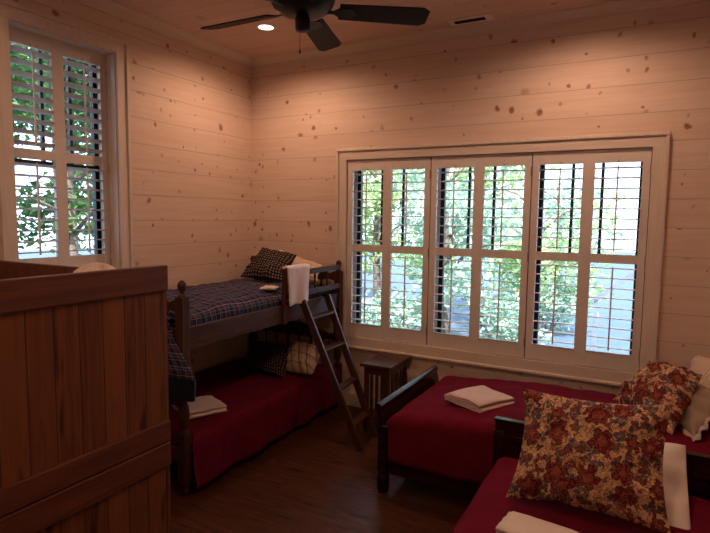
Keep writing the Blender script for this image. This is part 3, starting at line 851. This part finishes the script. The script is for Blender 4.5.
def pillow(name, mat, corners, t, label, cat='pillow', group=None, **kw):
    c = sum((Vector(p) for p in corners), Vector())/4
    o = obj(name, pillow_bm(*corners, t, **kw), mat, None, smooth=True, loc=c)
    tag(o, label, cat, group)
    return o
pillow('gingham_pillow', M_ging, [(0.31,-0.56,1.215),(0.83,-0.61,1.215),(0.76,-0.30,1.42),(0.345,-0.27,1.475)], 0.14, 'black and cream gingham pillow leaning on the upper bunk', seed=2.0)
pillow('cream_pillow', M_cream, [(0.42,-0.30,1.20),(0.99,-0.32,1.20),(0.93,-0.14,1.325),(0.44,-0.13,1.45)], 0.13, 'cream pillow behind the gingham one at the head of the upper bunk', seed=5.0)
pillow('gingham_pillow', M_ging, [(0.46,-0.66,0.42),(0.92,-0.72,0.41),(0.735,-0.33,0.585),(0.25,-0.30,0.575)], 0.13, 'black gingham pillow in shade at the head of the lower bunk', seed=7.0)
pillow('striped_pillow', M_stripe, [(0.80,-0.56,0.42),(1.10,-0.58,0.43),(1.02,-0.27,0.575),(0.66,-0.24,0.60)], 0.17, 'cream pillow with brown plaid lines on the lower bunk, behind the ladder', seed=9.0, pinch=0.02, power=3.5)

# folded towels
def towel(name, mat, args, label, **kw):
    o = obj(name, folded_bm(*args, **kw), mat, None, smooth=True, loc=(args[0], args[1], args[2]))
    solidify(o, 0.009, 0)
    return tag(o, label, 'towel')
towel('folded_towel', M_terry, (0.815, -1.60, 0.390, 0.30, 0.28, -0.42), 'folded blush towel lying on the crimson coverlet of the lower bunk', seed=1.0, layers=4, t=0.014)

# towel hung over the guard rail
def hung(u, v):
    L = 0.30; s = v*(2*L+0.05) - L
    y = -0.93 + 0.30*u + 0.012*nz(u*3, s*5, 1)
    if s < -0.025: z = 1.362+s*0.62*1.45+0.0; x = gx-0.028
    elif s > 0.025:
        z = 1.365-(s-0.025)*0.92; x = gx+0.030 + 0.014*math.sin(u*9+1)*min(1, s*5) + 0.010*nz(u*4, s*4, 2)
    else:
        th = (s+0.025)/0.05*PI; x = gx+0.001 - 0.029*math.cos(th); z = 1.362+0.022*math.sin(th)
    y += 0.02*(s)*(1 if u < 0.5 else -1)
    return Vector((x, y, z))
o = obj('hanging_towel', grid_mesh(hung, 20, 44, 0.3, 0.65), fabric('pale_lilac_terry_cloth', (0.90, 0.82, 0.84), weave=1800, sheen=0.3, var=0.05), None, smooth=True, loc=(gx, -0.78, 1.35))
tag(solidify(o, 0.014, 1), 'pale towel hanging over the guard rail of the upper bunk', 'towel')
towel('washcloth', M_white, (0.92, -0.93, 1.192, 0.12, 0.11, 0.4), 'small crumpled white washcloth on the plaid comforter beside the guard rail', seed=4.0, layers=2, t=0.012)

# plaid throw hung over the foot end rail of the upper bunk
thr = thing('plaid_throw', 'plaid throw with a navy border hanging at the foot end of the corner bunk', 'blanket', (0.85, -2.03, 0.64))
def throwP(u, v):
    z = 1.10 - 0.46*v
    xr = 0.955 + 0.235*min(1, v/0.62) if v < 0.62 else 1.19 + 0.004*math.sin(v*9)
    x = 0.40 + (xr-0.40)*u
    puff = math.sin(PI*min(1, u*1.05))**0.5 if u < 0.95 else 0.35
    y = BYN - 0.037 - 0.05*min(1, v*3)*max(0.15, puff) - 0.018*nz(x*7, z*7, 1)
    if u > 0.97: y = BYN - 0.042
    return Vector((x, y, z))
def sub(P, v0, v1): return lambda u, v: P(u, v0+(v1-v0)*v)
o = obj('plaid_field', grid_mesh(sub(throwP, 0, 0.72), 28, 20, 0.8, 0.36), M_plaid, thr, smooth=True); solidify(o, 0.022, 1)
o = obj('navy_border', grid_mesh(sub(throwP, 0.70, 1.0), 28, 10, 0.8, 0.14), M_navy, thr, smooth=True, label='plain navy border'); solidify(o, 0.027, 1)
def tuck(u, v):
    th = PI*v
    return Vector((0.40+0.555*u, BYN - 0.040*math.cos(th) + 0.004, 1.098+0.018*math.sin(th)))
o = obj('folded_edge', grid_mesh(tuck, 20, 8, 0.55, 0.12), M_plaid, thr, smooth=True); solidify(o, 0.012, 1)

# ladder
lad = thing('bunk_ladder', 'dark wooden ladder leaning on the side of the corner bunk bed', 'ladder', (1.70, -0.68, 0))
LT = [(1.112, -0.735, 1.085), (1.112, -0.352, 1.085)]; LB = [(1.735, -0.865, 0.0), (1.70, -0.56, 0.0)]
for tp, bt in zip(LT, LB):
    b = bmesh.new(); beam(b, bt, tp, 0.022, 0.062, (0.85, 0, 0.5))
    for vv in b.verts: vv.co.z = max(vv.co.z, 0.0)
    obj('side_rail', b, M_ladder, lad, bevel=0.003)
for z in (0.17, 0.43, 0.705, 0.95):
    P = [Vector(bt).lerp(Vector(tp), z/1.085) for tp, bt in zip(LT, LB)]
    b = bmesh.new(); beam(b, P[0], P[1], 0.058, 0.020, (0.12, 0, 1)); obj('rung', b, M_ladder, lad, bevel=0.003)
for tp in LT:
    b = bmesh.new(); beam(b, (tp[0]+0.005, tp[1], tp[2]-0.005), (BXR, tp[1], 1.082), 0.006, 0.020, (0, 0, 1)); obj('hook', b, M_fan, lad, label='metal hook over the bunk rail')

# nightstand
ns = thing('nightstand', 'small slatted wooden side table between the ladder and the dark bed', 'side table', (1.66, -0.32, 0))
NX0, NX1, NY0, NY1, NZ = 1.520, 1.800, -0.500, -0.050, 0.57
obj('table_top', BX(NX0, NX1, NY0, NY1, NZ-0.026, NZ), M_night, ns, bevel=0.006)
obj('apron', box(box(BX(NX0+0.03, NX1-0.03, NY0+0.035, NY0+0.055, NZ-0.09, NZ-0.026), NX0+0.03, NX1-0.03, NY1-0.045, NY1-0.025, NZ-0.09, NZ-0.026), NX1-0.05, NX1-0.03, NY0+0.055, NY1-0.045, NZ-0.09, NZ-0.026), M_night, ns, bevel=0.002)
for x in (NX0+0.045, NX1-0.045):
    for y in (NY0+0.05, NY1-0.04):
        obj('leg', BX(x-0.017, x+0.017, y-0.017, y+0.017, 0, NZ-0.026), M_night, ns, bevel=0.003)
obj('shelf', BX(NX0+0.03, NX1-0.03, NY0+0.035, NY1-0.025, 0.10, 0.12), M_night, ns, bevel=0.002)
for i in range(3):
    x = NX0+0.045 + (i+1)*(NX1-NX0-0.09)/4
    obj('slat', BX(x-0.011, x+0.011, NY0+0.042, NY0+0.054, 0.12, NZ-0.09), M_night, ns)
for i in range(3):
    y = NY0+0.05 + (i+1)*(NY1-NY0-0.09)/4
    obj('slat', BX(NX1-0.048, NX1-0.036, y-0.012, y+0.012, 0.12, NZ-0.09), M_night, ns)

# ------------------------------------------------------------------ dark sleigh beds
def sleigh_profile(o, zt, lean=0.09, thick=0.028, z0=0.16):
    """(d, z) outline of a scrolled end board; d grows outward."""
    outer, inner = [], []
    for i in range(13):
        t = i/12; z = z0 + (zt-z0-0.05)*t
        d = lean*(t**2.2)
        outer.append((o+d+thick/2, z)); inner.append((o+d-thick/2, z))
    cx, cz, r = o+lean+0.004, zt-0.024, 0.024
    scroll = [(cx+r*math.cos(a), cz+r*math.sin(a)) for a in [math.radians(-60+i*27) for i in range(10)]]
    return outer + scroll + inner[::-1]
# bed under the window: lies along x, foot end at x=2.12
BA0, BA1, BAX0, BAX1 = -1.315, -0.315, 2.165, 4.20
bedA = thing('sleigh_bed', 'near-black sleigh bed along the window wall with its scrolled footboard towards the bunk', 'bed', (3.2, -0.8, 0))
b = bmesh.new(); pf = sleigh_profile(0, 0.585, 0.045, 0.030, 0.12); prism(b, [(2.150-d, z) for d, z in pf], 1, BA0-0.025, BA1+0.03)
fb = []
# prism axis 1 expects (x,z)
obj('footboard', b, M_mahog, bedA, bevel=0.002)
for y in (BA0, BA1):
    b = bmesh.new(); box(b, 2.105, 2.165, y-0.030, y+0.030, 0.15, 0.44)
    lathe(b, [(0, 0), (0.034, 0), (0.040, 0.02), (0.040, 0.09), (0.034, 0.115), (0.024, 0.125), (0.036, 0.14), (0.036, 0.152)], 2.135, y, 0, 20)
    obj('leg', b, M_mahog, bedA, bevel=0.003)
for y in (BA0, BA1):
    obj('side_rail', BX(2.165, BAX1, y-0.012, y+0.012, 0.13, 0.28), M_mahog, bedA, bevel=0.003)
pf = sleigh_profile(0, 0.78, 0.07, 0.032, 0.12)
b = bmesh.new(); prism(b, [(4.215+d, z) for d, z in pf], 1, BA0-0.02, BA1+0.02); obj('headboard', b, M_mahog, bedA, bevel=0.002)
for y in (BA0, BA1):
    b = bmesh.new(); box(b, 4.19, 4.25, y-0.03, y+0.03, 0.0, 0.50); obj('leg', b, M_mahog, bedA, bevel=0.003)
def shapeA(p, a, b):
    k = min(1, max(0, (a-2.2)/0.7)); 
    if p.z > 0.30: p.z += 0.055*k*min(1, (p.z-0.30)/0.2)
    return p
q = obj('red_coverlet', coverlet_bm(2.180, 4.175, BA0-0.035, BA1+0.02, 0.525, (0.05, 0.05, 0.285, 0.15), r=0.05, fold=0.016, seed=11.0, rough=0.006, bulge=0.012, hemvar=0.10, shape=shapeA), M_red, None, smooth=True, loc=(3.2, -0.8, 0.4))
tag(solidify(q, 0.008), 'crimson coverlet on the dark bed along the window wall', 'bedspread')
towel('folded_towel', M_terry, (2.645, -0.945, 0.570, 0.31, 0.32, -0.50), 'thick folded blush towel on the crimson bed under the window', seed=6.0, layers=4, t=0.016)

# bed nearest the camera: headboard at y=-1.4, runs towards the camera
CBX0, CBX1, CBY0, CBY1 = 2.905, 3.905, -3.42, -1.46
bedB = thing('sleigh_bed', 'near-black sleigh bed nearest the camera, its headboard against the side of the window bed', 'bed', (3.4, -2.4, 0))
b = bmesh.new(); box(b, 2.872, 3.938, -1.432, -1.402, 0.12, 0.655); box(b, 2.866, 3.944, -1.440, -1.396, 0.655, 0.667); obj('headboard', b, M_mahog, bedB, bevel=0.002)
b = bmesh.new(); box(b, 2.90, 3.91, -1.446, -1.430, 0.30, 0.36); box(b, 2.90, 3.91, -1.446, -1.430, 0.555, 0.585)
obj('headboard_moulding', b, M_mahog, bedB, bevel=0.004)
for x in (2.895, 3.915):
    obj('leg', BX(x-0.028, x+0.028, -1.442, -1.388, 0, 0.60), M_mahog, bedB, bevel=0.004)
for x in (CBX0, CBX1):
    obj('side_rail', BX(x-0.012, x+0.012, CBY0, CBY1+0.02, 0.13, 0.29), M_mahog, bedB, bevel=0.003)
for x in (2.895, 3.915):
    obj('leg', BX(x-0.028, x+0.028, -3.47, -3.415, 0, 0.50), M_mahog, bedB, bevel=0.004)
b = bmesh.new(); box(b, 2.90, 3.91, -3.455, -3.425, 0.14, 0.48); obj('footboard', b, M_mahog, bedB, bevel=0.004)
q = obj('red_coverlet', coverlet_bm(2.895, 3.925, -3.405, -1.462, 0.500, (0.26, 0.26, 0.05, 0.02), r=0.09, fold=0.018, seed=21.0, rough=0.005, bulge=0.035, hemvar=0.06), M_red, None, smooth=True, loc=(3.4, -2.4, 0.4))
tag(solidify(q, 0.008), 'crimson coverlet on the bed nearest the camera', 'bedspread')
towel('folded_towel', M_white, (3.285, -2.30, 0.548, 0.17, 0.33, 1.42), 'folded pale towel lying in front of the upright floral pillow', seed=8.0, layers=3, t=0.013)

pillow('floral_pillow', M_floral, [(3.075,-2.05,0.545),(3.712,-2.06,0.560),(3.70,-1.79,1.000),(3.090,-1.83,0.985)], 0.22, 'large upright floral pillow in front on the bed nearest the camera', n=44, wr=0.020, seed=12.0, pinch=0.11)
pillow('white_pillow', M_white, [(3.22,-1.95,0.51),(3.790,-1.93,0.49),(3.775,-1.49,0.725),(3.20,-1.50,0.70)], 0.07, 'flat white pillow leaning on the dark headboard behind the upright floral pillow', seed=13.0, pinch=0.01, power=6)
pillow('floral_pillow', M_floral, [(3.42,-0.60,0.62),(3.74,-1.02,0.60),(3.89,-0.68,0.875),(3.64,-0.42,0.870)], 0.22, 'rumpled floral pillow slumped on the window bed below the right shutter', n=40, wr=0.022, seed=16.0, pinch=0.05)
# ruffled sham
sh = [(3.66,-0.50,0.60),(3.845,-1.00,0.60),(4.000,-0.78,0.80),(3.83,-0.38,0.775)]
cen = sum((Vector(p) for p in sh), Vector())/4
sham = thing('ruffled_pillow', 'beige ruffle-edged pillow leaning behind the slumped floral pillow', 'pillow', cen)
obj('cushion', pillow_bm(*sh, 0.14, seed=18.0), M_beige, sham, smooth=True)
bm = bmesh.new(); uvl = bm.loops.layers.uv.new('UVMap')
C4 = [Vector(p) for p in sh]; ring = []
nper = 26
for e in range(4):
    A, B = C4[e], C4[(e+1) % 4]
    for i in range(nper):
        t = i/nper; p = A.lerp(B, t) - (A.lerp(B, t)-cen)*0.07*(1-(2*t-1)**2)
        ring.append(p)
nrm = (C4[1]-C4[0]).cross(C4[3]-C4[0]).normalized(); N = len(ring)
inner, outer, mid = [], [], []
for i, p in enumerate(ring):
    d = (p-cen).normalized(); w = math.sin(i*1.25)*0.014
    inner.append(bm.verts.new(p - d*0.012)); mid.append(bm.verts.new(p + d*0.022 + nrm*w*0.6)); outer.append(bm.verts.new(p + d*0.052 + nrm*w))
for A_, B_ in ((inner, mid), (mid, outer)):
    for i in range(N):
        j = (i+1) % N; f = bm.faces.new((A_[i], A_[j], B_[j], B_[i]))
        for l, uvc in zip(f.loops, ((i*.02, 0), (i*.02+.02, 0), (i*.02+.02, .05), (i*.02, .05))): l[uvl].uv = uvc
o = obj('ruffle', bm, fabric('pale_ruffle_cloth', (0.55, 0.45, 0.38), weave=1500, sheen=0.0, var=0.08), sham, smooth=True, label='ruffled edging'); solidify(o, 0.003, 0)
pillow('striped_pillow', M_tick, [(3.80,-0.28,0.60),(4.06,-0.86,0.585),(4.14,-0.66,0.93),(3.90,-0.18,0.885)], 0.17, 'cream ticking-striped pillow at the head of the window bed, rearmost of the pile', seed=19.0, pinch=0.02, power=3.5)

# ------------------------------------------------------------------ plank-sided bunk in the left foreground
PX = 1.95; PY0, PY1 = -3.985, -2.912
bk = thing('plank_bunk_bed', 'large reddish-brown bunk bed with solid plank ends in the left foreground', 'bunk bed', (1.0, -3.45, 0))
def end_panel(x, sgn, z0, z1):
    """Plank panel between two flat rails; sgn = side the boards' face looks to."""
    d = 0.026
    p = obj('end_panel', BX(x-d, x-0.010, PY0, PY1, z0+0.02, z1-0.02), M_panel2, bk)
    obj('top_rail', BX(x-d-0.004, x, PY0, PY1+0.001, z1-0.098, z1), M_rail2, p, bevel=0.004)
    obj('bottom_rail', BX(x-d-0.004, x, PY0, PY1+0.001, z0, z0+0.082), M_rail2, p, bevel=0.004)
end_panel(PX, 1, 0.885, 1.580); end_panel(PX, 1, 0.06, 0.880)
end_panel(0.065, 1, 0.885, 1.580); end_panel(0.065, 1, 0.06, 0.880)
for y0, y1 in ((PY0+0.002, PY0+0.028), (PY1-0.032, PY1-0.006)):
    for z0, z1 in ((1.42, 1.545), (0.98, 1.13), (0.20, 0.36)):
        obj('side_rail', BX(0.066, PX-0.031, y0, y1, z0, z1), wood('cedar_side_rail', (0.135, 0.040, 0.017), (0.075, 0.021, 0.010), 0, 0.45, 16) if z1 == 1.545 and y0 < -3.5 else M_rail2, bk, bevel=0.003)
for x in (0.10, PX-0.075):
    for y in (PY0+0.06, PY1-0.065):
        obj('leg', BX(x-0.03, x+0.03, y-0.025, y+0.025, 0, 1.40), M_rail2, bk, bevel=0.003)
mC = thing('bunk_mattress', 'pale mattress on the upper deck of the plank bunk', 'mattress', (1.0, -3.45, 1.06))
obj('ticking', BX(0.09, PX-0.12, PY0+0.10, PY1-0.10, 1.06, 1.24), M_white, mC, bevel=0.04)
mC = thing('bunk_mattress', 'pale mattress on the lower deck of the plank bunk', 'mattress', (1.0, -3.45, 0.28))
obj('ticking', BX(0.09, PX-0.12, PY0+0.10, PY1-0.10, 0.28, 0.46), M_white, mC, bevel=0.04)
pillow('white_pillow', M_white, [(1.52,-3.04,1.26),(1.80,-3.04,1.26),(1.815,-3.01,1.545),(1.535,-3.02,1.540)], 0.12, 'white pillow peeking over the top rail of the plank bunk', seed=30.0, pinch=-0.28, power=2.0)

# ------------------------------------------------------------------ outside the windows
struct('ground', BX(-30, 30, -25, 40, -0.75, -0.55), simple('pale_blue_grey_ground', (0.070, 0.115, 0.19), 0.9, var=0.25))
def leaves_bm(blobs, n, size):
    bm = bmesh.new()
    tot = sum(b[3] for b in blobs)
    for k in range(n):
        r = random.uniform(0, tot)
        for bx_, by_, bz_, br in blobs:
            r -= br
            if r <= 0: break
        d = Vector((random.gauss(0, 1), random.gauss(0, 1), random.gauss(0, 1))).normalized()
        rr = br * (random.random() ** 0.45)
        c = Vector((bx_, by_, bz_)) + Vector((d.x*rr, d.y*rr, d.z*rr*0.85))
        a = Vector((random.gauss(0,1), random.gauss(0,1), random.gauss(0,0.6))).normalized()
        s_ = a.cross(Vector((random.gauss(0,1), random.gauss(0,1), random.gauss(0,1)))).normalized()
        L = size*random.uniform(0.6, 1.3); W = L*0.45
        dn = Vector((0, 0, -0.12*L))
        v0, v1, v2, v3 = c - a*L*0.5 + dn, c + s_*W*0.5, c + a*L*0.5 + dn, c - s_*W*0.5
        bm.faces.new([bm.verts.new(v_) for v_ in (v0, v1, v2, v3)])
    return bm
def tree(x, y, h, r, label, leaf, n, size=0.16, trunk=0.09, bark=None, low=0.3, name='garden_tree', group='trees outside the windows'):
    t = thing(name, label, 'tree', (x, y, -0.55), 0, group)
    pts = [(x + 0.12*nz(i*0.7, x), y + 0.12*nz(i*0.7, y, 3), -0.56 + (h+0.2)*i/8) for i in range(9)]
    b = bmesh.new(); tube(b, pts, [trunk*(1-0.07*i) for i in range(9)], 10)
    for k in range(7):
        i = 3 + k % 5; p = Vector(pts[i]); a = k*2.3
        e = p + Vector((math.cos(a)*r*0.6, math.sin(a)*r*0.6, 0.5)); tube(b, [p, p.lerp(e, 0.5)+Vector((0,0,0.12)), e], [trunk*0.4, trunk*0.28, trunk*0.12], 6)
    obj('trunk', b, bark or M_bark, t, smooth=True)
    blobs = []
    for k in range(13):
        a = random.uniform(0, 2*PI); zz = -0.55 + h*random.uniform(low, 1.0); rr = r*random.uniform(0.15, 0.75)
        blobs.append((x+math.cos(a)*rr, y+math.sin(a)*rr, zz, r*random.uniform(0.28, 0.5)))
    obj('foliage', leaves_bm(blobs, n, size), leaf, t)
    return t
tree(-1.3, 5.6, 4.6, 1.7, 'leafy green tree seen through the left shutter of the wide window', M_leafA, 3600)
tree(0.4, 7.2, 5.0, 1.8, 'tree seen through the second louvred column of the wide window', M_leafA, 3200)
tree(0.55, 4.4, 3.6, 1.3, 'airy blue-green tree seen through the middle shutter of the wide window', M_leafC, 2200)
tree(1.7, 6.6, 2.6, 1.5, 'low pale green tree seen through the right shutter of the wide window', M_leafA, 1800)
tree(-3.6, 8.6, 5.4, 2.2, 'distant green tree beyond the left end of the wide window', M_leafB, 3000, 0.2)
tree(1.6, 9.8, 3.0, 2.0, 'distant tree behind the garden rail outside', M_leafC, 1500, 0.2)
tree(-3.2, 0.2, 5.2, 1.6, 'dense green tree filling the narrow left window', M_leafB, 5200, 0.14)
tree(-3.0, -1.35, 4.6, 0.85, 'pale-barked tree outside the right half of the narrow left window', M_leafB, 1500, 0.13, 0.10, M_palebark, 0.5)
tree(-6.2, 2.2, 5.6, 2.2, 'far green tree behind the others outside the left window', M_leafB, 4600, 0.2)
for k, (x, y, lab) in enumerate(((-0.2, 3.6, 'low leafy shrub outside below the left shutter'), (1.6, 4.2, 'low leafy shrub outside below the middle shutter'), (1.9, 6.9, 'low leafy shrub outside below the right shutter'))):
    sh_ = thing('garden_shrub', lab, 'shrub', (x, y, -0.55), 0, 'shrubs outside the windows')
    b = bmesh.new()
    for j in range(5): tube(b, [(x, y, -0.56), (x+0.35*math.cos(j*1.3), y+0.35*math.sin(j*1.3), 0.2)], [0.02, 0.008], 6)
    obj('stems', b, M_bark, sh_)
    obj('foliage', leaves_bm([(x+random.uniform(-.5,.5), y+random.uniform(-.4,.4), random.uniform(-0.25, 0.45), 0.42) for _ in range(7)], 1300, 0.12), M_leafC, sh_)
# sloping garden rail outside on the right
rl = thing('garden_railing', 'blue-grey stair railing outside the right shutter', 'railing', (2.6, 3.2, -0.55))
b = bmesh.new(); beam(b, (2.95, 3.3, 0.70), (3.65, 3.3, 1.30), 0.05, 0.07); beam(b, (3.65, 3.3, 1.30), (5.2, 3.3, 1.30), 0.05, 0.07); obj('handrail', b, M_deckrail, rl)
for x in (3.0, 3.65, 4.3, 5.0):
    obj('rail_post', BX(x-0.025, x+0.025, 3.275, 3.325, -0.56, min(1.29, 0.70+(x-2.95)*0.857)), M_deckrail, rl)
